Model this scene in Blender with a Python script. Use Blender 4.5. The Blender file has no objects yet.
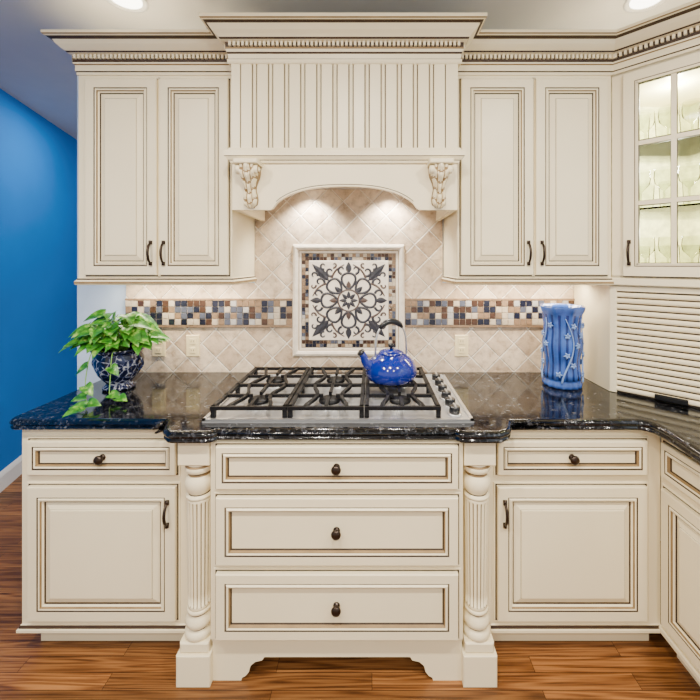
import bpy, bmesh, math, random
from mathutils import Matrix, Vector
random.seed(7)
R=math.radians
CX=-0.125

# ---------------------------------------------------------------- materials
def newmat(name):
    m=bpy.data.materials.new(name); m.use_nodes=True
    nt=m.node_tree; b=nt.nodes['Principled BSDF']
    return m,nt,b
def N(nt,t,**kw):
    n=nt.nodes.new(t)
    for k,v in kw.items(): setattr(n,k,v)
    return n
def ramp(nt,stops,interp='LINEAR'):
    r=nt.nodes.new('ShaderNodeValToRGB'); r.color_ramp.interpolation=interp
    el=r.color_ramp.elements
    while len(el)>1: el.remove(el[0])
    el[0].position=stops[0][0]; el[0].color=(*stops[0][1],1)
    for p,c in stops[1:]:
        e=el.new(p); e.color=(*c,1)
    return r
def simple(name,col,rough=.4,metal=0,var=.06,scale=8,bump=0,coat=0,emis=0,spec=.5):
    m,nt,b=newmat(name)
    tc=N(nt,'ShaderNodeTexCoord'); n=N(nt,'ShaderNodeTexNoise'); n.inputs['Scale'].default_value=scale
    n.inputs['Detail'].default_value=4
    nt.links.new(tc.outputs['Object'],n.inputs['Vector'])
    lo=tuple(max(0,c*(1-var)) for c in col); hi=tuple(min(1,c*(1+var)) for c in col)
    r=ramp(nt,[(.3,lo),(.7,hi)]); nt.links.new(n.outputs['Fac'],r.inputs['Fac'])
    nt.links.new(r.outputs['Color'],b.inputs['Base Color'])
    b.inputs['Roughness'].default_value=rough; b.inputs['Metallic'].default_value=metal
    b.inputs['Coat Weight'].default_value=coat
    b.inputs['Specular IOR Level'].default_value=spec
    if bump:
        bp=N(nt,'ShaderNodeBump'); bp.inputs['Strength'].default_value=bump; bp.inputs['Distance'].default_value=.002
        nt.links.new(n.outputs['Fac'],bp.inputs['Height']); nt.links.new(bp.outputs['Normal'],b.inputs['Normal'])
    if emis:
        b.inputs['Emission Color'].default_value=(*col,1); b.inputs['Emission Strength'].default_value=emis
    return m
CREAM=simple('cream_paint',(.875,.765,.515),.36,var=.03,scale=3,spec=.4)
GLAZE=simple('umber_glaze',(.04,.02,.008),.5,var=.2,scale=30)
GLZ2=simple('soft_glaze',(.27,.175,.075),.5,var=.15,scale=20)
BRONZE=simple('oiled_bronze',(.03,.017,.010),.3,metal=.6)
STEEL=simple('stainless_steel',(.70,.70,.70),.30,metal=.9,var=.04)
IRON=simple('cast_iron',(.004,.004,.005),.45,var=.3,scale=60,spec=.25)
BLACK=simple('black_plastic',(.005,.005,.006),.3)
BLUEK=simple('blue_enamel',(.002,.012,.20),.14,coat=.5,var=.1)
CEIL=simple('ceiling_paint',(.62,.61,.60),.8,var=.02)
WALLW=simple('pale_wall_paint',(.60,.73,.90),.7,var=.03)
BLUEW=simple('blue_wall_paint',(.006,.165,.58),.65,var=.06,scale=2,spec=.2)
WHITE=simple('white_trim',(.8,.8,.8),.4,var=.02)
OUTL=simple('outlet_plastic',(.80,.66,.38),.35,var=.02)
STONE=simple('limestone_trim',(.76,.66,.53),.6,var=.12,scale=30,bump=.3)
PANEL=simple('medallion_stone',(.80,.70,.57),.45,var=.08,scale=20,bump=.2)
MNAVY=simple('medallion_slate',(.024,.023,.030),.4,var=.5,scale=60)
MBRN=simple('medallion_brown',(.075,.045,.035),.4,var=.3,scale=60)
GROUT=simple('grout',(.46,.38,.29),.8)
TC=[simple('mosaic_cream',(.52,.43,.31),.25,var=.15,scale=40),simple('mosaic_tan',(.24,.155,.09),.25,var=.2,scale=40),
    simple('mosaic_navy',(.014,.015,.028),.18,var=.3,scale=40),simple('mosaic_slate',(.085,.092,.125),.2,var=.2,scale=40),
    simple('mosaic_brown',(.06,.03,.018),.2,var=.3,scale=40),simple('mosaic_stone',(.40,.38,.36),.2,var=.1,scale=40)]
LAMPON=simple('lamp_lens',(1,.95,.85),.5,emis=8)
STEM=simple('plant_stem',(.18,.40,.05),.5)
SOIL=simple('potting_soil',(.03,.02,.012),.9,bump=.5,scale=50)
DARK=simple('toe_painted_shade',(.16,.09,.045),.6)  # shade under the drawer apron, painted in as dark brown
VBLUE=simple('vase_glaze',(.035,.10,.38),.22,coat=.4,var=.35,scale=18)
VLITE=simple('vase_relief_glaze',(.20,.32,.62),.25,coat=.4,var=.2,scale=30)

def glassmat(name,blend,tint):
    m=bpy.data.materials.new(name); m.use_nodes=True; nt=m.node_tree; nt.nodes.clear()
    o=N(nt,'ShaderNodeOutputMaterial'); t=N(nt,'ShaderNodeBsdfTransparent'); g=N(nt,'ShaderNodeBsdfGlossy')
    t.inputs['Color'].default_value=(*tint,1); g.inputs['Roughness'].default_value=.05
    lw=N(nt,'ShaderNodeLayerWeight'); lw.inputs['Blend'].default_value=blend
    mx=N(nt,'ShaderNodeMixShader'); nt.links.new(lw.outputs['Fresnel'],mx.inputs[0])
    nt.links.new(t.outputs[0],mx.inputs[1]); nt.links.new(g.outputs[0],mx.inputs[2]); nt.links.new(mx.outputs[0],o.inputs[0])
    return m
GLASS=glassmat('pane_glass',.08,(.97,.99,.96))
GOBLET=glassmat('goblet_glass',.08,(.90,.92,.84))

def tilemat():
    m,nt,b=newmat('travertine_diagonal_tile')
    tc=N(nt,'ShaderNodeTexCoord'); sp=N(nt,'ShaderNodeSeparateXYZ'); nt.links.new(tc.outputs['Object'],sp.inputs[0])
    a=N(nt,'ShaderNodeMath',operation='ADD'); s=N(nt,'ShaderNodeMath',operation='SUBTRACT')
    nt.links.new(sp.outputs['X'],a.inputs[0]); nt.links.new(sp.outputs['Z'],a.inputs[1])
    nt.links.new(sp.outputs['Z'],s.inputs[0]); nt.links.new(sp.outputs['X'],s.inputs[1])
    c=N(nt,'ShaderNodeCombineXYZ'); nt.links.new(a.outputs[0],c.inputs[0]); nt.links.new(s.outputs[0],c.inputs[1])
    br=N(nt,'ShaderNodeTexBrick'); br.offset=0; br.offset_frequency=1
    nt.links.new(c.outputs[0],br.inputs['Vector'])
    br.inputs['Scale'].default_value=.7071; br.inputs['Brick Width'].default_value=.108; br.inputs['Row Height'].default_value=.108
    br.inputs['Mortar Size'].default_value=.0045; br.inputs['Mortar Smooth'].default_value=.5
    br.inputs['Color1'].default_value=(.78,.65,.49,1); br.inputs['Color2'].default_value=(.47,.35,.24,1); br.inputs['Mortar'].default_value=(.88,.80,.68,1)
    n=N(nt,'ShaderNodeTexNoise'); n.inputs['Scale'].default_value=24; n.inputs['Detail'].default_value=7; n.inputs['Roughness'].default_value=.65
    nt.links.new(tc.outputs['Object'],n.inputs['Vector'])
    r=ramp(nt,[(.32,(.62,.56,.50)),(.48,(.95,.92,.88)),(.65,(1.1,1.08,1.04))]); nt.links.new(n.outputs['Fac'],r.inputs['Fac'])
    mx=N(nt,'ShaderNodeMixRGB',blend_type='MULTIPLY'); mx.inputs[0].default_value=1
    nt.links.new(br.outputs['Color'],mx.inputs[1]); nt.links.new(r.outputs['Color'],mx.inputs[2])
    nt.links.new(mx.outputs[0],b.inputs['Base Color']); b.inputs['Roughness'].default_value=.5
    inv=N(nt,'ShaderNodeMath',operation='MULTIPLY_ADD'); inv.inputs[1].default_value=-1.0; inv.inputs[2].default_value=1
    nt.links.new(br.outputs['Fac'],inv.inputs[0])
    ad=N(nt,'ShaderNodeMath',operation='MULTIPLY_ADD'); ad.inputs[1].default_value=.45
    nt.links.new(n.outputs['Fac'],ad.inputs[0]); nt.links.new(inv.outputs[0],ad.inputs[2])
    bp=N(nt,'ShaderNodeBump'); bp.inputs['Strength'].default_value=1; bp.inputs['Distance'].default_value=.008
    nt.links.new(ad.outputs[0],bp.inputs['Height']); nt.links.new(bp.outputs['Normal'],b.inputs['Normal'])
    return m
TILE=tilemat()

def granite():
    m,nt,b=newmat('black_granite')
    tc=N(nt,'ShaderNodeTexCoord')
    v=N(nt,'ShaderNodeTexVoronoi'); v.inputs['Scale'].default_value=130; nt.links.new(tc.outputs['Object'],v.inputs['Vector'])
    sp=N(nt,'ShaderNodeSeparateColor'); nt.links.new(v.outputs['Color'],sp.inputs[0])
    r=ramp(nt,[(0,(.0025,.0025,.003)),(.60,(.005,.005,.006)),(.80,(.014,.015,.019)),(.93,(.045,.047,.055)),(1,(.10,.10,.10))])
    nt.links.new(sp.outputs[0],r.inputs['Fac'])
    n=N(nt,'ShaderNodeTexNoise'); n.inputs['Scale'].default_value=22; n.inputs['Detail'].default_value=5; nt.links.new(tc.outputs['Object'],n.inputs['Vector'])
    r2=ramp(nt,[(.40,(.25,.25,.25)),(.62,(1.3,1.3,1.3))]); nt.links.new(n.outputs['Fac'],r2.inputs['Fac'])
    mx=N(nt,'ShaderNodeMixRGB',blend_type='MULTIPLY'); mx.inputs[0].default_value=1
    nt.links.new(r.outputs['Color'],mx.inputs[1]); nt.links.new(r2.outputs['Color'],mx.inputs[2])
    nt.links.new(mx.outputs[0],b.inputs['Base Color']); b.inputs['Roughness'].default_value=.10
    return m
GRAN=granite()

def woodfloor():
    m,nt,b=newmat('oak_floor')
    tc=N(nt,'ShaderNodeTexCoord')
    br=N(nt,'ShaderNodeTexBrick'); br.offset=.37; br.offset_frequency=2
    nt.links.new(tc.outputs['Object'],br.inputs['Vector'])
    br.inputs['Scale'].default_value=1; br.inputs['Brick Width'].default_value=.95; br.inputs['Row Height'].default_value=.058
    br.inputs['Mortar Size'].default_value=.0010; br.inputs['Color1'].default_value=(0,0,0,1); br.inputs['Color2'].default_value=(1,1,1,1); br.inputs['Mortar'].default_value=(.5,.5,.5,1)
    add=N(nt,'ShaderNodeVectorMath',operation='MULTIPLY_ADD'); add.inputs[1].default_value=(3.1,7.7,5.3)
    nt.links.new(br.outputs['Color'],add.inputs[0]); nt.links.new(tc.outputs['Object'],add.inputs[2])
    mp=N(nt,'ShaderNodeMapping'); mp.inputs['Scale'].default_value=(.75,17,1); nt.links.new(add.outputs[0],mp.inputs['Vector'])
    w=N(nt,'ShaderNodeTexNoise'); w.inputs['Scale'].default_value=1.4; w.inputs['Detail'].default_value=1.5; w.inputs['Distortion'].default_value=.08
    nt.links.new(mp.outputs[0],w.inputs['Vector'])
    mu=N(nt,'ShaderNodeMath',operation='MULTIPLY'); mu.inputs[1].default_value=55; nt.links.new(w.outputs['Fac'],mu.inputs[0])
    si=N(nt,'ShaderNodeMath',operation='SINE'); nt.links.new(mu.outputs[0],si.inputs[0])
    ma=N(nt,'ShaderNodeMath',operation='MULTIPLY_ADD'); ma.inputs[1].default_value=.5; ma.inputs[2].default_value=.5; nt.links.new(si.outputs[0],ma.inputs[0])
    n2=N(nt,'ShaderNodeTexNoise'); n2.inputs['Scale'].default_value=90; n2.inputs['Detail'].default_value=4
    mp2=N(nt,'ShaderNodeMapping'); mp2.inputs['Scale'].default_value=(.045,1.8,1); nt.links.new(tc.outputs['Object'],mp2.inputs['Vector']); nt.links.new(mp2.outputs[0],n2.inputs['Vector'])
    av=N(nt,'ShaderNodeMath',operation='MULTIPLY_ADD'); av.inputs[1].default_value=.30; nt.links.new(ma.outputs[0],av.inputs[0])
    h=N(nt,'ShaderNodeMath',operation='MULTIPLY'); h.inputs[1].default_value=.90; nt.links.new(n2.outputs['Fac'],h.inputs[0]); nt.links.new(h.outputs[0],av.inputs[2])
    r=ramp(nt,[(.28,(.050,.018,.006)),(.52,(.17,.066,.019)),(.85,(.33,.145,.045))]); nt.links.new(av.outputs[0],r.inputs['Fac'])
    r3=ramp(nt,[(0,(.62,.60,.58)),(1,(1.3,1.27,1.24))]); nt.links.new(br.outputs['Color'],r3.inputs['Fac'])
    mx=N(nt,'ShaderNodeMixRGB',blend_type='MULTIPLY'); mx.inputs[0].default_value=1
    nt.links.new(r.outputs['Color'],mx.inputs[1]); nt.links.new(r3.outputs['Color'],mx.inputs[2])
    m2=N(nt,'ShaderNodeMixRGB'); m2.inputs[2].default_value=(.02,.007,.003,1); nt.links.new(br.outputs['Fac'],m2.inputs[0]); nt.links.new(mx.outputs[0],m2.inputs[1])
    nt.links.new(m2.outputs[0],b.inputs['Base Color']); b.inputs['Roughness'].default_value=.32; b.inputs['Specular IOR Level'].default_value=.35
    return m
OAK=woodfloor()

def porcelain():
    m,nt,b=newmat('blue_white_porcelain')
    tc=N(nt,'ShaderNodeTexCoord'); v=N(nt,'ShaderNodeTexVoronoi'); v.feature='DISTANCE_TO_EDGE'; v.inputs['Scale'].default_value=34
    nz=N(nt,'ShaderNodeTexNoise'); nz.inputs['Scale'].default_value=40; nt.links.new(tc.outputs['Object'],nz.inputs['Vector'])
    nt.links.new(tc.outputs['Object'],v.inputs['Vector'])
    a=N(nt,'ShaderNodeMath',operation='MULTIPLY_ADD'); a.inputs[1].default_value=.35
    nt.links.new(nz.outputs['Fac'],a.inputs[0]); nt.links.new(v.outputs['Distance'],a.inputs[2])
    r=ramp(nt,[(.190,(.36,.38,.44)),(.215,(.02,.03,.10)),(.34,(.005,.008,.03))]); nt.links.new(a.outputs[0],r.inputs['Fac'])
    nt.links.new(r.outputs['Color'],b.inputs['Base Color']); b.inputs['Roughness'].default_value=.12
    return m
PORC=porcelain()

def leafmat():
    m,nt,b=newmat('pothos_leaf')
    tc=N(nt,'ShaderNodeTexCoord'); n=N(nt,'ShaderNodeTexNoise'); n.inputs['Scale'].default_value=38; n.inputs['Detail'].default_value=3
    nt.links.new(tc.outputs['Object'],n.inputs['Vector'])
    r=ramp(nt,[(.35,(.014,.10,.006)),(.54,(.045,.23,.012)),(.70,(.32,.50,.09))]); nt.links.new(n.outputs['Fac'],r.inputs['Fac'])
    nt.links.new(r.outputs['Color'],b.inputs['Base Color']); b.inputs['Roughness'].default_value=.35
    return m
LEAF=leafmat()

# ---------------------------------------------------------------- builder
class B:
    def __init__(s,name):
        s.name=name; s.V=[]; s.F=[]; s.MI=[]; s.S=[]; s.mats=[]; s.T=Matrix.Identity(4)
    def mi(s,m):
        if m not in s.mats: s.mats.append(m)
        return s.mats.index(m)
    def add(s,verts,faces,mat,smooth=False):
        o=len(s.V); s.V+=[s.T@Vector(v) for v in verts]
        for i,f in enumerate(faces):
            s.F.append([o+k for k in f]); s.MI.append(s.mi(mat[i] if isinstance(mat,list) else mat)); s.S.append(smooth)
    def box(s,x0,x1,y0,y1,z0,z1,mat,c=0):
        if c:
            v=[(x0,y1,z0),(x1,y1,z0),(x1,y1,z1),(x0,y1,z1),(x0,y0+c,z0),(x1,y0+c,z0),(x1,y0+c,z1),(x0,y0+c,z1),
               (x0+c,y0,z0+c),(x1-c,y0,z0+c),(x1-c,y0,z1-c),(x0+c,y0,z1-c)]
            f=[(0,1,2,3),(0,1,5,4),(1,2,6,5),(2,3,7,6),(3,0,4,7),(4,5,9,8),(5,6,10,9),(6,7,11,10),(7,4,8,11),(8,9,10,11)]
            s.add(v,f,mat); return
        v=[(x,y,z) for z in(z0,z1) for y in(y0,y1) for x in(x0,x1)]
        s.add(v,[(0,1,3,2),(4,5,7,6),(0,1,5,4),(2,3,7,6),(0,2,6,4),(1,3,7,5)],mat)
    def prism_y(s,pts,y0,y1,mat):
        n=len(pts); v=[(x,y0,z) for x,z in pts]+[(x,y1,z) for x,z in pts]
        s.add(v,[tuple(range(n)),tuple(range(n,2*n))]+[(i,(i+1)%n,n+(i+1)%n,n+i) for i in range(n)],mat)
    def prism_z(s,pts,z0,z1,mat):
        n=len(pts); v=[(x,y,z0) for x,y in pts]+[(x,y,z1) for x,y in pts]
        s.add(v,[tuple(range(n)),tuple(range(n,2*n))]+[(i,(i+1)%n,n+(i+1)%n,n+i) for i in range(n)],mat)
    def panel(s,x0,x1,z0,z1,y,prof):
        v=[];f=[];m=[]
        for k,(i,d,mt) in enumerate(prof):
            v+=[(x0+i,y-d,z0+i),(x1-i,y-d,z0+i),(x1-i,y-d,z1-i),(x0+i,y-d,z1-i)]
            if k:
                for j in range(4):
                    f.append((4*(k-1)+j,4*(k-1)+(j+1)%4,4*k+(j+1)%4,4*k+j)); m.append(mt)
        k=len(prof)-1; f.append((4*k,4*k+1,4*k+2,4*k+3)); m.append(CREAM)
        s.add(v,f,m)
    def sweep(s,path,prof,mats,smooth=False,cap=True):
        n=len(path); P=[Vector((p[0],p[1])) for p in path]; v=[]
        for i in range(n):
            ns=[]
            if i>0: d=(P[i]-P[i-1]).normalized(); ns.append(Vector((d.y,-d.x)))
            if i<n-1: d=(P[i+1]-P[i]).normalized(); ns.append(Vector((d.y,-d.x)))
            if len(ns)==2:
                a=(ns[0]+ns[1]).normalized(); a=a/max(.3,a.dot(ns[0]))
            else: a=ns[0]
            for o,z in prof: v.append((P[i].x+a.x*o,P[i].y+a.y*o,z))
        q=len(prof); f=[];m=[]
        for i in range(n-1):
            for j in range(q-1):
                f.append((i*q+j,(i+1)*q+j,(i+1)*q+j+1,i*q+j+1)); m.append(mats[j] if isinstance(mats,list) else mats)
        s.add(v,f,m,smooth)
        if cap:
            m0=CREAM if isinstance(mats,list) else mats
            s.add(v[:q],[tuple(range(q))],m0); s.add(v[-q:],[tuple(range(q))],m0)
    def dentils(s,path,o0,o1,z0,z1,w,gap,mat):
        P=[Vector((p[0],p[1])) for p in path]
        for a,b in zip(P,P[1:]):
            d=(b-a); L=d.length; d.normalize(); nn=Vector((d.y,-d.x)); k=int(L/(w+gap))
            for i in range(k+1):
                t=i*(L/(k+1e-9)) if k else 0
                c=a+d*t
                q=[c-d*w/2+nn*o0,c+d*w/2+nn*o0,c+d*w/2+nn*o1,c-d*w/2+nn*o1]
                s.prism_z([(p.x,p.y) for p in q],z0,z1,mat)
    def lathe(s,cx,cy,prof,mat,seg=32,mod=None,smooth=True,z0=0,matf=None):
        v=[];f=[];m=[]
        for r,z in prof:
            for k in range(seg):
                t=2*math.pi*k/seg; rr=r*(mod(t,z) if mod else 1)
                v.append((cx+rr*math.cos(t),cy+rr*math.sin(t),z0+z))
        for j in range(len(prof)-1):
            for k in range(seg):
                f.append((j*seg+k,j*seg+(k+1)%seg,(j+1)*seg+(k+1)%seg,(j+1)*seg+k))
                m.append(matf(k,(prof[j][1]+prof[j+1][1])/2) if matf else (mat[j] if isinstance(mat,list) else mat))
        f.append(tuple(range(seg))); f.append(tuple(range((len(prof)-1)*seg,len(prof)*seg)))
        mm=mat[0] if isinstance(mat,list) else mat
        m+= [mm,mat[-1] if isinstance(mat,list) else mat]
        s.add(v,f,m,smooth)
    def tube(s,pts,r,mat,seg=8,flat=1,smooth=True):
        P=[Vector(p) for p in pts]; n=len(P); v=[]; up=None
        for i in range(n):
            d=(P[min(i+1,n-1)]-P[max(i-1,0)]).normalized()
            if up is None:
                up=Vector((0,0,1)) if abs(d.z)<.9 else Vector((0,1,0))
            a=d.cross(up).normalized(); b=a.cross(d).normalized(); up=b
            rr=r[i] if isinstance(r,list) else r
            for k in range(seg):
                t=2*math.pi*k/seg; v.append(P[i]+a*math.cos(t)*rr+b*math.sin(t)*rr*flat)
        f=[(i*seg+k,i*seg+(k+1)%seg,(i+1)*seg+(k+1)%seg,(i+1)*seg+k) for i in range(n-1) for k in range(seg)]
        f+=[tuple(range(seg)),tuple(range((n-1)*seg,n*seg))]
        s.add(v,f,mat,smooth)
    def ribbon(s,pts,w,y,mat,th=.002):
        P=[Vector(p) for p in pts]; n=len(P); v=[]
        for i in range(n):
            d=(P[min(i+1,n-1)]-P[max(i-1,0)]).normalized(); a=Vector((-d.y,d.x)); ww=w[i] if isinstance(w,list) else w
            p=P[i]+a*ww/2; q=P[i]-a*ww/2
            v+=[(p.x,y,p.y),(P[i].x,y-th,P[i].y),(q.x,y,q.y)]
        f=[]
        for i in range(n-1):
            f+=[(3*i,3*i+3,3*i+4,3*i+1),(3*i+1,3*i+4,3*i+5,3*i+2)]
        s.add(v,f,mat)
    def sphere(s,c,r,mat,sz=1,seg=16,rings=8):
        prof=[(max(.0003,r*math.sin(math.pi*i/rings)),-r*sz*math.cos(math.pi*i/rings)) for i in range(rings+1)]
        s.lathe(c[0],c[1],prof,mat,seg,z0=c[2])
    def knob(s,x,y,z):
        T=s.T; s.T=T@Matrix.Translation((x,y,z))@Matrix.Rotation(R(90),4,'X')
        s.lathe(0,0,[(.012,0),(.012,.003),(.006,.005),(.006,.014),(.014,.018),(.0175,.024),(.016,.029),(.009,.033),(.002,.034)],BRONZE,20)
        s.T=T
    def pull(s,x,y,z,L=.095):
        pts=[]
        for i in range(15):
            t=i/14; pts.append((x,y-.026*math.sin(math.pi*t)**.55,z-L/2+L*t))
        s.tube(pts,[.0045+.0015*math.sin(math.pi*i/14) for i in range(15)],BRONZE,8)
        for e in(-1,1):
            s.lathe(x,y-.004,[(.0075,-.008),(.0075,.008)],BRONZE,10,z0=z+e*L/2)
    def build(s,bevel=0):
        me=bpy.data.meshes.new(s.name); me.from_pydata([tuple(v) for v in s.V],[],s.F)
        for m in s.mats: me.materials.append(m)
        for p,a,b in zip(me.polygons,s.MI,s.S): p.material_index=a; p.use_smooth=b
        bm=bmesh.new(); bm.from_mesh(me); bmesh.ops.recalc_face_normals(bm,faces=bm.faces); bm.to_mesh(me); bm.free()
        o=bpy.data.objects.new(s.name,me); bpy.context.scene.collection.objects.link(o)
        return o

def doorprof(fr=.052):
    G,C,H=GLAZE,CREAM,GLZ2
    return [(-.012,.0005,C),(-.0105,.004,C),(-.006,.004,C),(-.004,.001,G),(0,.001,G),(0,.016,C),(.003,.019,C),
            (fr-.012,.019,C),(fr-.0102,.0172,G),(fr-.0078,.0172,G),(fr-.004,.0215,C),(fr+.001,.0205,C),(fr+.004,.014,H),
            (fr+.009,.009,C),(fr+.0105,.006,G),(fr+.0135,.006,G),(fr+.036,.015,C),(fr+.0372,.0145,G),(fr+.0392,.019,C)]
def drawprof(fr=.028):
    G,C,H=GLAZE,CREAM,GLZ2
    return [(-.012,.0005,C),(-.0105,.004,C),(-.006,.004,C),(-.004,.001,G),(0,.001,G),(0,.016,C),(.003,.019,C),
            (fr-.008,.019,C),(fr-.0062,.0172,G),(fr-.0038,.0172,G),(fr+.001,.0225,C),(fr+.006,.020,C),(fr+.010,.011,H),(fr+.0115,.008,G),(fr+.0145,.008,G)]

# ---------------------------------------------------------------- room shell
CZ=2.66
b=B('floor'); b.box(-5,1.85,-3,5.2,-.1,0,OAK); b.build()
b=B('ceiling'); b.box(-5,1.85,-3,5.2,CZ,CZ+.1,CEIL); b.build()
b=B('wall_back'); b.box(-1.595,1.85,2.056,2.2,0,CZ,WALLW); b.build()
b=B('wall_right'); b.box(1.722,1.85,-3,2.055,0,CZ,WALLW); b.build()
b=B('wall_left'); b.prism_z([(-1.90,.6),(-3.245,5.2),(-3.4,5.2),(-2.05,.6)],0,CZ,BLUEW); b.build()
b=B('wall_hall'); b.box(-3.2,-1.4,5.1,5.2,0,CZ,BLUEW); b.build()
b=B('baseboard_left')
b.sweep([(-3.213,5.1),(-1.898,.6)],[(0,0),(-.016,0),(-.016,.095),(-.010,.112),(-.004,.122),(0,.124)],WHITE); b.build()
# ---------------------------------------------------------------- backsplash
b=B('backsplash_tile')
b.box(-1.324,1.086,2.045,2.055,.9145,1.395,TILE); b.box(-.63,.38,2.045,2.055,1.395,1.972,TILE); b.build()
b=B('mosaic_tile_border')
def band(x0,x1):
    z0,z1=1.158,1.312
    b.box(x0,x1,2.0405,2.045,z0,z1,GROUT)
    b.box(x0,x1,2.036,2.041,z0,z0+.010,TC[1]); b.box(x0,x1,2.036,2.041,z1-.010,z1,TC[1])
    rows=4; h=(z1-z0-.022)/rows; k=round((x1-x0)/h); w=(x1-x0)/k
    for r in range(rows):
        for i in range(k):
            m=random.choices(TC,[3,4,4,4,3,2])[0]
            b.box(x0+i*w+.0015,x0+(i+1)*w-.0015,2.0365,2.041,z0+.011+r*h+.0015,z0+.011+(r+1)*h-.0015,m,c=.0012)
band(-1.324,CX-.302); band(CX+.302,1.086); b.build()

b=B('tile_medallion')
mz=1.302; hs=.300
b.panel(CX-hs,CX+hs,mz-hs,mz+hs,2.045,[(0,0,STONE),(0,.010,STONE),(.006,.020,STONE),(.016,.024,STONE),(.026,.020,STONE),(.032,.013,STONE),(.036,.010,GLZ2),(.046,.008,STONE),(.046,.003,STONE),(.26,.003,GROUT)])
x0=CX-.252; n=26; w=.504/n
for i in range(n):
    for j in range(n):
        if min(i,j,n-1-i,n-1-j)<2:
            m=random.choices(TC,[4,5,3,2,4,1])[0]
            b.box(x0+i*w+.001,x0+(i+1)*w-.001,2.036,2.043,mz-.252+j*w+.001,mz-.252+(j+1)*w-.001,m,c=.001)
b.box(CX-.213,CX+.213,2.033,2.043,mz-.213,mz+.213,PANEL,c=.002)
yy=2.0328
def pol(r,a): return (CX+r*math.cos(a),mz+r*math.sin(a))
def loc(k,pts,fold,off=0):
    a=2*math.pi*k/fold+off; ca,sa=math.cos(a),math.sin(a)
    return [(CX+u*ca-v*sa,mz+u*sa+v*ca) for u,v in pts]
def petal(k,fold,r0,r1,w,mat,off=0):
    b.ribbon(loc(k,[(r0+(r1-r0)*i/10,0) for i in range(11)],fold,off),[.002+w*math.sin(math.pi*(i/10)**.8) for i in range(11)],yy,mat)
def spiral(k,fold,cu,cv,r,a0,turn,w,mat,off=0,sg=1):
    pts=[]
    for i in range(26):
        t=i/25; a=a0+turn*t; q=r*(1-.72*t)
        pts.append((cu+q*math.cos(a),sg*(cv+q*math.sin(a))))
    b.ribbon(loc(k,pts,fold,off),[w*(1-.5*i/25) for i in range(26)],yy,mat)
for k in range(8): petal(k,8,.010,.050,.018,MNAVY)
b.ribbon([pol(.057,2*math.pi*i/48) for i in range(49)],.009,yy,MBRN)
for k in range(8):
    petal(k,8,.062,.104,.024,MNAVY if k%2 else MBRN)
    pts=[]
    for i in range(29):
        t=i/28*2*math.pi; pts.append((.104-.042*math.cos(t),.036*math.sin(t)*(1-.30*math.cos(t))))
    b.ribbon(loc(k,pts,8),.013,yy,MNAVY)
for k in range(4):
    petal(k,4,.146,.206,.030,MNAVY)
    for sg in(-1,1):
        spiral(k,4,.165,.036,.024,math.pi*1.0,-4.6,.014,MNAVY,0,sg)
        spiral(k,4,.190,.078,.016,math.pi*.9,4.4,.012,MBRN,0,sg)
    off=math.pi/4
    petal(k,4,.150,.275,.040,MNAVY,off)
    for sg in(-1,1):
        spiral(k,4,.178,.040,.026,-2.6,4.8,.015,MNAVY,off,sg)
        spiral(k,4,.226,.036,.020,-2.6,4.6,.013,MNAVY,off,sg)
        b.ribbon(loc(k,[(.150+.012*math.sin(t*3),sg*(.02+.10*t)) for t in [i/10 for i in range(11)]],4,off),[.013-.007*i/10 for i in range(11)],yy,MBRN)
b.build()

for X in (-1.145,-.962,.481):
    b=B('wall_outlet'); z=1.058
    b.box(X-.036,X+.036,2.037,2.045,z-.058,z+.058,OUTL,c=.003)
    for dz in(-.024,.024):
        b.box(X-.016,X+.016,2.0345,2.038,z+dz-.015,z+dz+.015,OUTL,c=.001)
        for dx in(-.006,.006): b.box(X+dx-.001,X+dx+.001,2.0338,2.035,z+dz-.004,z+dz+.007,BLACK)
    b.build()

# ---------------------------------------------------------------- upper cabinets
crown=[(0,2.350),(.005,2.350),(.005,2.362),(.009,2.366),(.009,2.392),(.014,2.396),(.016,2.402),(.016,2.414),(.016,2.434),(.030,2.438),(.034,2.444),(.044,2.451),(.056,2.462),(.066,2.477),(.082,2.483),(.088,2.486),(.092,2.490),(.092,2.502),(0,2.502)]
cm=[CREAM,CREAM,GLAZE,CREAM,GLZ2,CREAM,GLAZE,GLAZE,CREAM,GLAZE,CREAM,CREAM,CREAM,GLAZE,CREAM,GLZ2,CREAM,CREAM]
def upper(name,xa,xb,doors,pulls):
    b=B(name)
    b.box(xa,xb,1.72,2.054,1.425,2.40,CREAM)
    for i,(a,c) in enumerate(doors): b.panel(a,c,1.447,2.328,1.72,doorprof(.052))
    b.sweep([(xa,2.044),(xa,1.72),(xb,1.72),(xb,2.044)],[(0,1.436),(.004,1.432),(.006,1.425),(.012,1.418),(.012,1.408),(.007,1.402),(-.012,1.402),(-.012,1.43)],[CREAM,GLAZE,CREAM,GLZ2,CREAM,CREAM,CREAM])
    for x in pulls: b.pull(x,1.701,1.546)
    return b
b=upper('upper_cabinet',-1.328,-.632,[(-1.287,-.967),(-.955,-.645)],(-.990,-.932))
p=[(-1.328,2.05),(-1.328,1.72),(-.632,1.72)]
b.sweep(p,crown,cm); b.dentils(p,.016,.026,2.415,2.433,.010,.008,CREAM); b.build()
b=upper('upper_cabinet',.386,1.082,[(.400,.724),(.735,1.058)],(.700,.760))
p=[(.386,1.72),(1.080,1.72)]
b.sweep(p,crown,cm); b.dentils(p,.016,.026,2.415,2.433,.010,.008,CREAM); b.build()

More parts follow.
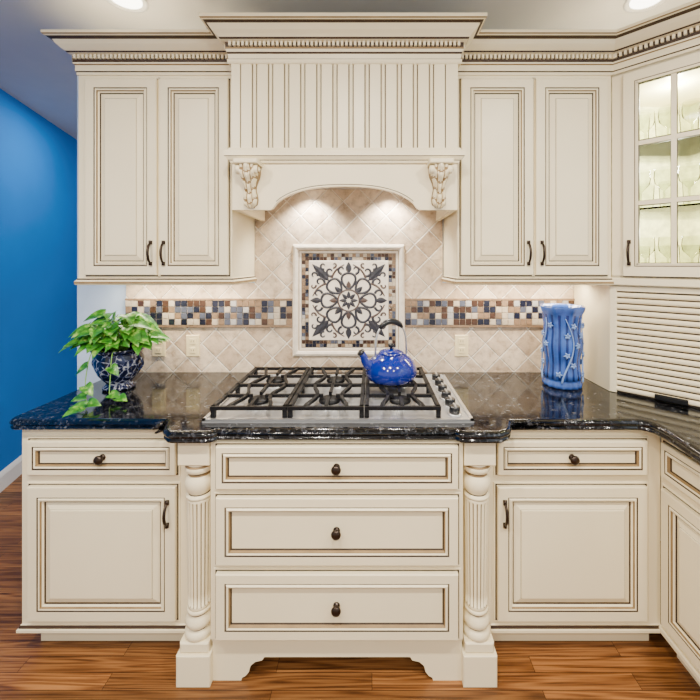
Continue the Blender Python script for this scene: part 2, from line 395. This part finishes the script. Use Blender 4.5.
# ---------------------------------------------------------------- corner glass cabinet
L=.444; ox,oy=1.087,1.72
poly=[(ox,oy),(ox+L*.7071,oy-L*.7071),(1.72,oy-L*.7071),(1.72,2.054),(ox,2.054)]
b=B('corner_glass_cabinet')
INT=simple('lit_cabinet_interior',(.78,.75,.50),.5,var=.22,scale=26)
b.prism_z(poly,1.425,1.447,CREAM); b.prism_z(poly,2.34,2.40,CREAM)
b.box(ox,ox+.018,oy,2.054,1.447,2.34,INT); b.box(ox+.018,1.72,2.036,2.054,1.447,2.34,INT)
b.box(1.702,1.72,oy-L*.7071,2.036,1.447,2.34,INT); b.box(ox+L*.7071,1.702,oy-L*.7071,oy-L*.7071+.018,1.447,2.34,INT)
sh=[(ox+.02,oy+.02),(ox+L*.7071+.01,oy-L*.7071+.03),(1.70,oy-L*.7071+.03),(1.70,2.034),(ox+.02,2.034)]
for z in(1.735,2.035): b.prism_z(sh,z,z+.008,GLASS)
b.T=Matrix.Translation((ox,oy,0))@Matrix.Rotation(R(-45),4,'Z')
b.box(0,.042,0,.02,1.425,2.40,CREAM); b.box(L-.042,L,0,.02,1.425,2.40,CREAM); b.box(.042,L-.042,0,.02,2.335,2.40,CREAM); b.box(.042,L-.042,0,.02,1.425,1.442,CREAM)
d0,d1,e0,e1=.046,L-.046,1.445,2.332; fr=.055
for (a,c,e,f) in((d0,d0+fr,e0,e1),(d1-fr,d1,e0,e1),(d0+fr,d1-fr,e1-fr,e1),(d0+fr,d1-fr,e0,e0+fr)):
    b.box(a,c,-.018,.002,e,f,CREAM)
def rect(x0,x1,z0,z1,w,y0,y1,m):
    b.box(x0,x1,y0,y1,z0,z0+w,m); b.box(x0,x1,y0,y1,z1-w,z1,m); b.box(x0,x0+w,y0,y1,z0,z1,m); b.box(x1-w,x1,y0,y1,z0,z1,m)
rect(d0-.004,d1+.004,e0-.004,e1+.004,.004,-.002,.0,GLAZE)
rect(d0+fr-.014,d1-fr+.014,e0+fr-.014,e1-fr+.014,.003,-.0187,-.0175,GLAZE)
rect(d0+fr-.006,d1-fr+.006,e0+fr-.006,e1-fr+.006,.006,-.021,-.015,CREAM)
cw=(d0+d1)/2
b.box(cw-.009,cw+.009,-.016,.0,e0+fr,e1-fr,CREAM)
for sx in(-1,1): b.box(cw+sx*.010-.0015,cw+sx*.010+.0015,-.010,.0,e0+fr,e1-fr,GLAZE)
rect(d0+fr,d1-fr,e0+fr,e1-fr,.003,-.012,.0,GLAZE)
for k in(1,2):
    z=e0+fr+(e1-e0-2*fr)*k/3; b.box(d0+fr,d1-fr,-.0155,.0,z-.009,z+.009,CREAM)
    for sx in(-1,1): b.box(d0+fr,d1-fr,-.010,.0,z+sx*.010-.0015,z+sx*.010+.0015,GLAZE)
b.box(d0+fr-.004,d1-fr+.004,-.006,-.004,e0+fr-.004,e1-fr+.004,GLASS)
b.pull(d0+.022,-.018,1.546)
b.box(0,L,-.008,.004,1.402,1.436,CREAM,c=.004)
b.T=Matrix.Identity(4)
p=[(1.08,1.72),(ox,1.72),(ox+L*.7071,oy-L*.7071),(1.715,oy-L*.7071)]
b.sweep(p,crown,cm); b.dentils(p[1:],.016,.026,2.415,2.433,.010,.008,CREAM)
b.build()
b=B('wine_glasses')
gp=[(.030,0),(.030,.003),(.005,.008),(.004,.075),(.012,.085),(.034,.11),(.038,.135),(.035,.175)]
tp=[(.028,0),(.030,.01),(.036,.13)]
def openlathe(cx,cy,prof,z0,seg=16):
    v=[(cx+r*math.cos(2*math.pi*k/seg),cy+r*math.sin(2*math.pi*k/seg),z0+z) for r,z in prof for k in range(seg)]
    f=[(j*seg+k,j*seg+(k+1)%seg,(j+1)*seg+(k+1)%seg,(j+1)*seg+k) for j in range(len(prof)-1) for k in range(seg)]
    b.add(v,f,GOBLET,True)
for zi,z in enumerate((1.4475,1.7435,2.0435)):
    for i in range(4):
        for j in range(2):
            t=.09+.085*i; dpt=.10+.11*j
            x=ox+t*.7071+dpt*.7071; y=oy-t*.7071+dpt*.7071
            openlathe(x,y,gp if (zi+j)%2 else tp,z)
b.build()

# ---------------------------------------------------------------- appliance garage
b=B('appliance_garage')
g=.012; poly2=[(ox,oy+g*1.41),(ox+L*.7071,oy-L*.7071+g*1.41),(1.715,oy-L*.7071+g*1.41),(1.715,2.044),(ox,2.044)]
b.prism_z([(p[0]+(0.02 if i in(0,) else 0),p[1]+.03) if i<3 else p for i,p in enumerate(poly2)],.9155,1.40,CREAM)
b.box(ox,ox+.018,oy+g*1.41,2.044,.9155,1.40,CREAM)
b.T=Matrix.Translation((ox,oy+g*1.41,0))@Matrix.Rotation(R(-45),4,'Z')
b.box(0,.026,0,.02,.9155,1.40,CREAM,c=.002); b.box(L-.026,L,0,.02,.9155,1.40,CREAM,c=.002); b.box(.026,L-.026,0,.02,1.375,1.40,CREAM,c=.002)
z=.922; n=17; h=(1.373-z)/n
b.box(.026,L-.026,.012,.02,.918,1.375,GLAZE)
for i in range(n):
    v=[];f=[]
    zz=z+i*h
    pr=[(.012,zz+.001),(.006,zz+.003),(.003,zz+h*.3),(.003,zz+h*.6),(.007,zz+h-.006),(.012,zz+h-.0045)]
    for x in(.026,L-.026): v+=[(x,y,q) for y,q in pr]
    f=[(k,k+1,k+7,k+6) for k in range(5)]; b.add(v,f,CREAM)
b.box(L/2-.055,L/2+.055,-.012,.004,.922,.944,IRON,c=.004)
b.build()

# ---------------------------------------------------------------- range hood
b=B('range_hood')
HC=-.116; hw=.480; hy=1.62
X0,X1=HC-hw,HC+hw
b.box(X0,X1,hy,2.044,1.975,2.40,CREAM)
b.box(X0+.03,X1-.03,hy-.001,hy,1.985,2.36,GLAZE)
b.box(X0,X0+.036,hy-.010,hy,1.985,2.36,CREAM); b.box(X1-.036,X1,hy-.010,hy,1.985,2.36,CREAM)
n=13; pw=(2*hw-.072)/n
for i in range(n):
    a=X0+.036+i*pw
    b.box(a+.0040,a+pw-.0185,hy-.009,hy,1.985,2.36,CREAM,c=.002)
    if i<n-1: b.box(a+pw-.0140,a+pw-.0005,hy-.011,hy,1.985,2.36,CREAM,c=.005)
    else: b.box(a+pw-.0140,a+pw,hy-.009,hy,1.985,2.36,CREAM)
p=[(X0,2.044),(X0,hy),(X1,hy),(X1,2.044)]
hc=[(0,2.345),(.012,2.345),(.016,2.352),(.016,2.362),(.012,2.366),(.014,2.385),(.018,2.392),(.022,2.402),(.022,2.410),(.022,2.430),(.038,2.434),(.042,2.441),(.050,2.450),(.062,2.460),(.076,2.478),(.088,2.484),(.094,2.486),(.098,2.490),(.098,2.504),(0,2.504)]
hm=[CREAM,CREAM,CREAM,GLAZE,CREAM,GLAZE,CREAM,GLZ2,GLAZE,CREAM,GLAZE,CREAM,CREAM,CREAM,GLAZE,CREAM,GLZ2,CREAM,CREAM]
b.sweep(p,hc,hm); b.dentils(p,.022,.032,2.412,2.430,.010,.008,CREAM)
p2=[(X0+.004,1.70),(X0+.004,hy),(X1-.004,hy),(X1-.004,1.70)]
b.sweep(p2,[(0,1.925),(.008,1.925),(.012,1.935),(.016,1.937),(.026,1.950),(.030,1.952),(.030,1.972),(.026,1.976),(.018,1.978),(.014,1.988),(0,1.988)],[CREAM,CREAM,GLAZE,CREAM,GLAZE,CREAM,CREAM,GLAZE,CREAM,CREAM])
aw=.318
pts=[(X0,1.985),(X0,1.728),(HC-aw,1.728)]
for i in range(0,41):
    u=-1+2*i/40
    hgt=.094*(1-abs(u)**2.6)**.7 if abs(u)<1 else 0
    pts.append((HC+u*(aw-.010),1.728+.006+hgt))
pts+=[(HC+aw,1.728),(X1,1.728),(X1,1.985)]
b.prism_y(pts,hy,hy+.022,CREAM)
arc=[(q[0],q[1]+.008) for q in pts[4:-4]]
b.ribbon(arc,.003,hy-.0005,GLAZE,.0006)
b.box(X0,X0+.02,hy+.022,2.044,1.728,1.98,CREAM); b.box(X1-.02,X1,hy+.022,2.044,1.728,1.98,CREAM)
b.box(X0+.02,X1-.02,hy+.022,2.044,1.898,1.915,STEEL)
for i in range(9):
    xx=X0+.12+i*.08; b.box(xx,xx+.05,hy+.12,1.95,1.893,1.899,IRON)
for dx in(-.21,.21): b.lathe(HC+dx,1.94,[(.035,1.889),(.035,1.899)],LAMPON,20)
def corbel(cx):
    zt,zb=1.925,1.735; NZ=30; NU=21
    v=[];f=[];m=[]
    for i in range(NZ):
        t=i/(NZ-1); z=zt-.018-(zt-.018-zb)*t
        d=.052*(1-t)**.8+.012+.012*math.sin(t*math.pi*2.4+.4)*(1-t*.6)
        wd=.040*(1-.42*t)+.006*math.sin(t*math.pi*3)
        if t>.96: wd*=.7; d*=.6
        for j in range(NU):
            u=-1+2*j/(NU-1)
            ridge=.008*math.cos(u*math.pi*3)+.004*math.sin(t*26+abs(u)*5)
            dd=d*(1-abs(u)**5)+ridge*(1-abs(u)**6)
            v.append((cx+u*wd,hy-dd,z))
    for i in range(NZ-1):
        for j in range(NU-1):
            f.append((i*NU+j,i*NU+j+1,(i+1)*NU+j+1,(i+1)*NU+j))
            u=abs(-1+2*(j+.5)/(NU-1)); m.append(GLZ2 if (math.cos(u*math.pi*3)<-.75 or math.sin(i/(NZ-1)*26+u*5)<-.72) else CREAM)
    b.add(v,f,m,True)
    b.box(cx-.050,cx+.050,hy-.078,hy,1.908,1.928,CREAM,c=.004)
    for sg in(-1,1):
        T=b.T; b.T=Matrix.Translation((cx+sg*.036,hy-.048,1.888))@Matrix.Rotation(R(90),4,'Y')
        b.lathe(0,0,[(.004,-.012),(.018,-.010),(.020,0),(.018,.010),(.010,.012),(.008,.015),(.003,.015)],[CREAM,CREAM,CREAM,GLZ2,CREAM,CREAM],18)
        b.T=T
corbel(HC-.400); corbel(HC+.400)
b.build()

# ---------------------------------------------------------------- base cabinets
def base(name,x0,x1,a,c,pullx):
    b=B(name); b.box(x0,x1,1.45,2.044,.11,.875,CREAM)
    b.panel(a,c,.700,.828,1.45,drawprof()); b.panel(a,c,.148,.655,1.45,doorprof(.05))
    b.knob((a+c)/2,1.442,.764); b.pull(pullx,1.431,.558,.085)
    b.sweep([(x0,2.04),(x0,1.45),(x1,1.45)],[(0,.125),(.004,.122),(.008,.112),(.012,.110),(.012,.100),(0,.100)],[CREAM,GLAZE,CREAM,CREAM,CREAM])
    b.box(x0+.02,x1,1.51,2.04,0,.105,CREAM)
    b.build()
base('base_cabinet',-1.335,-.694,-1.302,-.742,-.770)
base('base_cabinet',.442,1.10,.475,1.040,.500)

b=B('cooktop_drawer_cabinet')
XL,XR=CX-.448,CX+.448
b.box(XL,XR,1.35,2.044,.165,.875,CREAM)
for z0,z1 in((.706,.856),(.438,.676),(.176,.408)):
    b.panel(XL+.024,XR-.020,z0,z1,1.35,drawprof(.040 if z1<.8 else .030))
    b.knob(CX,1.342,(z0+z1)/2)
ap=[(-.448,.17),(-.448,0),(-.345,0),(-.342,.010),(-.330,.016),(-.318,.030),(-.312,.052),(-.296,.066),(-.27,.072),(-.262,.084)]
b.prism_y([(CX+x,z) for x,z in ap]+[(CX-x,z) for x,z in ap[::-1]],1.366,1.388,CREAM)
b.box(XL,XR,1.356,1.37,.150,.17,CREAM,c=.003)
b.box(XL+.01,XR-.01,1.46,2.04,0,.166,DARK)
for sg in(-1,1):
    cx=CX+sg*.508
    b.box(cx-.058,cx+.058,1.412,2.04,0,.875,CREAM)
    b.box(cx-.056,cx+.056,1.345,1.412,.782,.875,CREAM,c=.003)
    b.box(cx-.060,cx+.060,1.341,1.412,0,.112,CREAM,c=.003)
    b.box(cx-.052,cx+.052,1.350,1.412,.112,.150,CREAM,c=.005)
    cy=1.398
    def seg(p,m=CREAM): b.lathe(cx,cy,p,m,40)
    seg([(.046,.150),(.050,.156),(.050,.170),(.044,.176),(.036,.180),(.036,.184),(.044,.190),(.049,.200),(.049,.212),(.042,.224),(.037,.232),(.037,.236),(.043,.240),(.043,.248),(.038,.252)],
        [CREAM,CREAM,CREAM,CREAM,GLAZE,CREAM,CREAM,CREAM,CREAM,CREAM,GLAZE,CREAM,CREAM,CREAM])
    nf=18; SG=nf*8
    def mod(t,z):
        if .262<z<.640: return 1-.11*max(0,math.cos(nf*t))**.8
        return 1
    def mf(k,z):
        return (GLAZE if z<.64 and k%8==0 else GLZ2) if (.262<z<.640 and k%8 in(0,7)) else CREAM
    sh=[(.039,.252),(.040,.256),(.040,.262),(.040,.268)]+[(.040+.004*i/10,.268+.366*i/10) for i in range(11)]+[(.044,.640),(.044,.646),(.042,.650)]
    b.lathe(cx,cy,sh,CREAM,SG,mod=mod,matf=mf)
    seg([(.042,.650),(.047,.653),(.047,.661),(.038,.664),(.037,.668),(.043,.674),(.049,.690),(.051,.706),(.047,.722),(.039,.732),(.036,.738),(.036,.742),(.046,.746),(.050,.753),(.050,.766),(.044,.772),(.044,.782)],
        [CREAM,CREAM,CREAM,GLAZE,CREAM,CREAM,CREAM,CREAM,CREAM,GLZ2,GLAZE,CREAM,CREAM,CREAM,GLZ2,CREAM])
b.build()

b=B('base_cabinet')
b.T=Matrix.Translation((1.102,1.448,0))@Matrix.Rotation(R(-90),4,'Z')
b.box(0,.95,0,.612,.11,.875,CREAM); b.box(0,.95,.06,.612,0,.11,CREAM)
for a,c in((.02,.46),(.49,.93)):
    b.panel(a,c,.700,.828,0,drawprof()); b.panel(a,c,.148,.655,0,doorprof(.05)); b.knob((a+c)/2,-.008,.764)
    b.pull(c-.025,-.019,.558,.085)
b.box(0,.95,-.012,0,.100,.122,CREAM,c=.004)
b.build()

# ---------------------------------------------------------------- countertop
def arc2(cx,cy,r,a0,a1,n=6): return [(cx+r*math.cos(R(a0+(a1-a0)*i/n)),cy+r*math.sin(R(a0+(a1-a0)*i/n))) for i in range(n+1)]
def S(x0,y0,x1,y1,n=10):
    out=[]
    for i in range(n+1):
        t=i/n; out.append((x0+(x1-x0)*t,y0+(y1-y0)*(3*t*t-2*t**3)))
    return out
path=[(-1.358,2.044)]+arc2(-1.333,1.462,.025,180,270,5)+[(-.765,1.434)]
path+=S(-.765,1.434,-.712,1.345)+arc2(-.690,1.352,.022,200,270,3)[1:]+[(-.590,1.330)]+S(-.575,1.330,-.545,1.352,5)+S(.295,1.352,.325,1.330,5)+[(.440,1.330)]
path+=S(.462,1.345,.515,1.434)+[(.985,1.434)]+[(.985+.065*math.sin(R(a)),1.369+.065*math.cos(R(a))) for a in range(10,91,16)]
path+=[(1.052,1.32),(1.045,1.26),(1.038,1.20),(1.036,1.12),(1.040,1.0),(1.040,.52)]
prof=[(0,.914),(.006,.9138),(.013,.911),(.0185,.906),(.0205,.900),(.0185,.8945),(.013,.892),(.013,.889),(.017,.886),(.018,.882),(.016,.877),(.010,.8755),(-.03,.8755)]
b=B('granite_countertop')
b.sweep(path,prof,GRAN,smooth=True,cap=False)
ring=path+[(1.718,.52),(1.718,2.044)]
b.add([(x,y,.914) for x,y in ring],[tuple(range(len(ring)))],GRAN)
b.add([(x,y,.8765) for x,y in ring],[tuple(range(len(ring)))],GRAN)
b.add([(1.718,.52,.8765),(1.04,.52,.8765),(1.04,.52,.914),(1.718,.52,.914)],[(0,1,2,3)],GRAN)
b.build()

# ---------------------------------------------------------------- cooktop
b=B('gas_cooktop')
x0,x1=CX-.498,CX+.498; y0,y1=1.392,1.965
TRAY=simple('brushed_steel_tray',(.56,.56,.56),.32,metal=.7,var=.05)
b.prism_z([(x0,y0),(x1,y0),(x1,y1),(x0,y1)],.9142,.922,TRAY)
for (a,c,d,e) in((x0,x1,y0,y0+.012),(x0,x1,y1-.012,y1),(x0,x0+.012,y0,y1),(x1-.012,x1,y0,y1)): b.box(a,c,d,e,.921,.928,STEEL)
bx0=x0+.022; gw=.283
for gi in range(3):
    a=bx0+gi*(gw+.004); c=a+gw; d=y0+.022; e=y1-.020
    zt=.968; th=.013
    def bar(p,q,w=.012,z=zt):
        p=Vector(p);q=Vector(q); dd=(q-p).normalized(); nn=Vector((-dd.y,dd.x))*w/2
        b.prism_z([(p+nn)[:],(q+nn)[:],(q-nn)[:],(p-nn)[:]],z-th,z,IRON)
    def crv(pl,w=.012):
        for p,q in zip(pl,pl[1:]): bar(p,q,w)
    for p,q in(((a,d),(c,d)),((a,e),(c,e)),((a,(d+e)/2),(c,(d+e)/2))): bar(p,q,.015)
    for xx in(a+.008,c-.008): bar((xx,d),(xx,e),.015)
    for xx in(a+.008,c-.008):
        for yy2 in(d+.007,e-.007,(d+e)/2): b.box(xx-.008,xx+.008,yy2-.008,yy2+.008,.922,zt,IRON)
    for k in range(2):
        cx_=(a+c)/2; cy_=d+(e-d)*(.25+.5*k); hx=gw/2; hyy=(e-d)/4
        ri=.026
        bar((cx_-hx,cy_),(cx_-ri,cy_)); bar((cx_+ri,cy_),(cx_+hx,cy_))
        bar((cx_,cy_-hyy),(cx_,cy_-ri)); bar((cx_,cy_+ri),(cx_,cy_+hyy))
        for sx in(-1,1):
            crv([(cx_+sx*hx*(.56-.22*math.cos(math.pi*t/2)**2),cy_+hyy*t) for t in [-1,-.75,-.5,-.25,0,.25,.5,.75,1]],.013)
        b.lathe(cx_,cy_,[(.064,.922),(.062,.926),(.047,.928),(.047,.936),(.040,.938)],STEEL,28)
        b.lathe(cx_,cy_,[(.042,.936),(.044,.943),(.042,.950),(.010,.952)],IRON,28)
for i in range(6):
    yk=y0+.065+i*.084; xk=x1-.056
    b.lathe(xk,yk,[(.028,.922),(.028,.926),(.025,.927)],STEEL,24)
    b.lathe(xk,yk,[(.021,.926),(.0205,.950),(.018,.953)],BLACK,24)
    b.box(xk-.0035,xk+.0035,yk-.020,yk+.020,.952,.958,STEEL)
b.build()

# ---------------------------------------------------------------- kettle
b=B('tea_kettle')
kx,ky,kz=.088,1.745,.9682
b.lathe(kx,ky,[(.095,0),(.104,.004),(.114,.022),(.117,.042),(.114,.062),(.103,.084),(.085,.102),(.066,.114),(.056,.118),(.055,.121)],BLUEK,48,z0=kz)
b.lathe(kx,ky,[(.058,.119),(.058,.123),(.050,.130),(.030,.137),(.012,.140)],BLUEK,40,z0=kz)
b.lathe(kx,ky,[(.006,.138),(.006,.146),(.014,.150),(.015,.158),(.010,.164),(.002,.165)],BLACK,20,z0=kz)
dirv=Vector((-.93,-.36,0)).normalized()
def KP(r,z): q=Vector((kx,ky,kz))+dirv*r; return (q.x,q.y,kz+z)
sp=[KP(.085,.062),KP(.115,.078),KP(.128,.098),KP(.136,.120),KP(.146,.134)]
b.tube(sp,[.029,.024,.019,.016,.015],BLUEK,16)
b.tube([KP(.144,.132),KP(.150,.139)],[.017,.018],BLACK,16)
def hseg(t): return KP(.078*math.cos(math.pi*(1-t)),.100+.165*math.sin(math.pi*t)**.55)
b.tube([hseg(i/20) for i in range(21)],.0045,STEEL,8)
b.tube([hseg(.24+.52*i/12) for i in range(13)],[.006,.010]+[.0135]*9+[.010,.006],BLACK,12)
for t in(0,1):
    q=hseg(t); b.sphere(q,.010,STEEL,1,12,6)
b.build()

# ---------------------------------------------------------------- vase
b=B('ceramic_vase')
vx,vy=.915,1.83
def vm(t,z):
    return 1+.030*math.cos(16*t)*(1 if z<.34 else .2)+(.035*math.cos(8*t) if z>.35 else 0)
prof=[(.070,0),(.084,.004),(.086,.018),(.078,.030),(.077,.04)]+[(.077+.006*math.sin(i/12*math.pi*.5)+.004*math.cos(i),.04+.025*i) for i in range(12)]+[(.088,.345),(.094,.360),(.098,.375),(.097,.384),(.090,.382),(.080,.360),(.074,.30),(.070,.05)]
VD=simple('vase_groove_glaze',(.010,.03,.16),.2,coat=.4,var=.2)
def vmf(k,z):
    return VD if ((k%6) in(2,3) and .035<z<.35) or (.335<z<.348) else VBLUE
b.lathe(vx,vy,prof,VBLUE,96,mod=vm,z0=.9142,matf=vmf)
def VS(a,z,o=.004): r=.084+o; return (vx+r*math.cos(a),vy+r*math.sin(a),.9142+z)
for a0 in(-1.75,-.6,.6,1.8,3.1):
    pts=[VS(a0+.30*math.sin(z*16+a0),z) for z in [.03+.3*i/24 for i in range(25)]]
    b.tube(pts,[.005-.003*i/24 for i in range(25)],VLITE,6)
    for q in range(6):
        z=.07+.045*q; a=a0+.30*math.sin(z*16+a0)+(.25 if q%2 else -.25)
        c=Vector(VS(a,z,.003)); nrm=Vector((math.cos(a),math.sin(a),0)); tg=Vector((-math.sin(a),math.cos(a),0))
        for pq in range(5):
            an=pq*2*math.pi/5+q
            d=(tg*math.cos(an)+Vector((0,0,1))*math.sin(an))
            b.tube([c,c+d*.008+nrm*.003,c+d*.016],[.002,.0055,.001],VLITE,6)
b.build()

# ---------------------------------------------------------------- plant
b=B('potted_pothos')
px,py=-1.19,1.79
pp=[(.050,0),(.066,.003),(.068,.012),(.056,.020),(.050,.028),(.060,.040),(.084,.070),(.098,.105),(.102,.135),(.098,.158),(.094,.168),(.098,.176),(.110,.182),(.112,.190),(.106,.192),(.092,.186),(.090,.165)]
b.lathe(px,py,pp,PORC,48,z0=.9142)
b.lathe(px,py,[(.091,.160),(.05,.172),(.004,.176)],SOIL,32,z0=.9142)
for sg in(-1,1):
    b.tube([(px+sg*(.095+.022*math.sin(math.pi*i/8)),py-.01,.9142+.085+.07*i/8) for i in range(9)],.006,PORC,8)
def leaf(base,d,nrm,L,W):
    d=Vector(d).normalized(); nrm=Vector(nrm); nrm=(nrm-d*nrm.dot(d)).normalized(); sd=d.cross(nrm)
    n=9; v=[]
    ws=[.30,.86,1.0,.95,.82,.62,.40,.18,0.01]; st=[-.06,-.02,.14,.30,.46,.62,.76,.89,1.0]
    for i in range(n):
        t=max(0,st[i]); c=Vector(base)+d*L*(st[i] if i>0 else .0)-nrm*L*.28*t*t
        w=W*.5*ws[i]
        back=-d*L*.07 if i<=1 else Vector((0,0,0))
        for u in(-1,-.5,0,.5,1):
            q=c+sd*w*u+nrm*(abs(u)*w*.35)-nrm*(u*u*w*.10)+back*abs(u)
            q.z=max(q.z,.917)
            v.append(q)
    f=[(i*5+j,i*5+j+1,(i+1)*5+j+1,(i+1)*5+j) for i in range(n-1) for j in range(4)]
    b.add(v,f,LEAF,True)
rnd=random.Random(11)
top=Vector((px,py,.9142+.172))
for k in range(125):
    a=rnd.uniform(0,2*math.pi); u=rnd.random()
    rr=.03+.130*math.sqrt(u); hz=.03+.175*(1-(rr/.20)**2)*rnd.uniform(.45,1.05)
    if math.sin(a)>0: rr*=.85
    end=top+Vector((rr*math.cos(a),rr*math.sin(a)*.8,hz-.01))
    mid=top+Vector((rr*.35*math.cos(a),rr*.35*math.sin(a),hz*.75+.03))
    st=top+Vector((.03*math.cos(a),.03*math.sin(a),0))
    pts=[st*(1-t)**2+mid*2*t*(1-t)+end*t*t for t in [i/6 for i in range(7)]]
    b.tube(pts,.0018,STEM,5)
    dd=Vector((math.cos(a)+rnd.uniform(-.6,.6),math.sin(a)+rnd.uniform(-.6,.6),rnd.uniform(-.6,.15)))
    leaf(end,dd,(rnd.uniform(-.3,.3),rnd.uniform(-.95,-.2),1),rnd.uniform(.066,.094),rnd.uniform(.052,.072))
def vine(pts,lv,sc=.065):
    n=24; P=[Vector(q) for q in pts]; out=[]
    for i in range(n+1):
        t=i/n*(len(P)-1); k=min(int(t),len(P)-2); u=t-k
        p0=P[max(k-1,0)];p1=P[k];p2=P[k+1];p3=P[min(k+2,len(P)-1)]
        q=.5*((2*p1)+(-p0+p2)*u+(2*p0-5*p1+4*p2-p3)*u*u+(-p0+3*p1-3*p2+p3)*u**3)
        q.z=max(q.z,.9168); out.append(q)
    b.tube(out,.002,STEM,5)
    for t,dx,dy,dz in lv: leaf(out[int(t*n)]+Vector((0,0,.010)),(dx,dy,dz),(0,-.55,.9),sc,sc*.8)
zc=.9142
vine([top+Vector((-.02,-.05,0)),top+Vector((-.03,-.13,.03)),(px-.03,py-.17,zc+.10),(px,py-.21,zc+.03),(px+.05,py-.27,zc+.014),(px+.07,py-.33,zc+.014)],
     [(.35,-.8,-.3,-.5),(.52,.7,-.4,-.4),(.66,-.9,-.3,-.1),(.80,.9,-.2,.10),(.9,-.9,-.2,.1),(1.0,-.4,-.9,.10)],.060)
vine([top+Vector((.03,-.05,0)),top+Vector((.05,-.12,.02)),(px+.06,py-.15,zc+.09),(px+.08,py-.18,zc+.02),(px+.13,py-.20,zc+.014)],
     [(.45,.7,-.3,-.4),(.75,.9,-.2,.0),(1.0,.8,-.5,.10)],.055)
b.build()

# ---------------------------------------------------------------- lamps
def light(name,kind,loc,energy,col=(1,.92,.80),size=.12,sizey=None,rot=(0,0,0),spot=None,blend=.5):
    l=bpy.data.lights.new(name,kind); l.energy=energy; l.color=col
    if kind=='AREA':
        l.size=size
        if sizey: l.shape='RECTANGLE'; l.size_y=sizey
        else: l.shape='DISK'
    elif kind=='SPOT':
        l.shadow_soft_size=size; l.spot_size=R(spot); l.spot_blend=blend
    else: l.shadow_soft_size=size
    o=bpy.data.objects.new(name,l); o.location=loc; o.rotation_euler=rot
    bpy.context.scene.collection.objects.link(o); return o
for i,(x,y) in enumerate(((-1.08,1.665),(1.205,1.665),(-1.2,.3),(CX,.3),(1.0,.3),(-.9,-1.0),(.6,-1.0),(-2.0,2.9))):  # first two cans are in view; the rest are unseen, added as fill
    b=B('recessed_and_fill_light')
    b.lathe(x,y,[(.085,CZ-.002),(.088,CZ-.006),(.075,CZ-.008),(.066,CZ-.003),(.062,CZ-.001)],WHITE,32)
    b.lathe(x,y,[(.064,CZ-.0035),(.064,CZ-.003)],LAMPON,32)
    b.build()
    light('recessed_and_fill_lamp','AREA',(x,y,CZ-.02),(6 if i<2 else 40 if i<7 else 16),size=.14)
for dx in(-.21,.21):
    light('hood_bulb','SPOT',(HC+dx,1.955,1.875),26,(1,.94,.84),.02,spot=120,blend=.7,rot=(R(8),0,0))
for xa,xb in((-1.30,-.67),(.42,1.05)):
    light('under_cabinet_strip','AREA',((xa+xb)/2,1.93,1.398),6,(1,.87,.68),xb-xa,.03,rot=(R(10),0,0))
light('cabinet_interior_bulb','POINT',(1.42,1.78,2.28),10,(1,.97,.80),.03)
light('cabinet_interior_bulb','POINT',(1.42,1.78,1.95),7,(1,.97,.80),.03)
light('cabinet_interior_bulb','POINT',(1.42,1.78,1.65),7,(1,.97,.80),.03)

w=bpy.data.worlds.new('room_ambient'); bpy.context.scene.world=w; w.use_nodes=True
w.node_tree.nodes['Background'].inputs[0].default_value=(1,.98,.95,1); w.node_tree.nodes['Background'].inputs[1].default_value=1.15

cam=bpy.data.cameras.new('camera'); co=bpy.data.objects.new('camera',cam); bpy.context.scene.collection.objects.link(co)
co.location=(0,0,1.497); co.rotation_euler=(R(90),0,0)
cam.sensor_width=36; cam.lens=380/700*36; cam.shift_x=-22/700; cam.shift_y=-86/700; cam.clip_start=.02
bpy.context.scene.camera=co
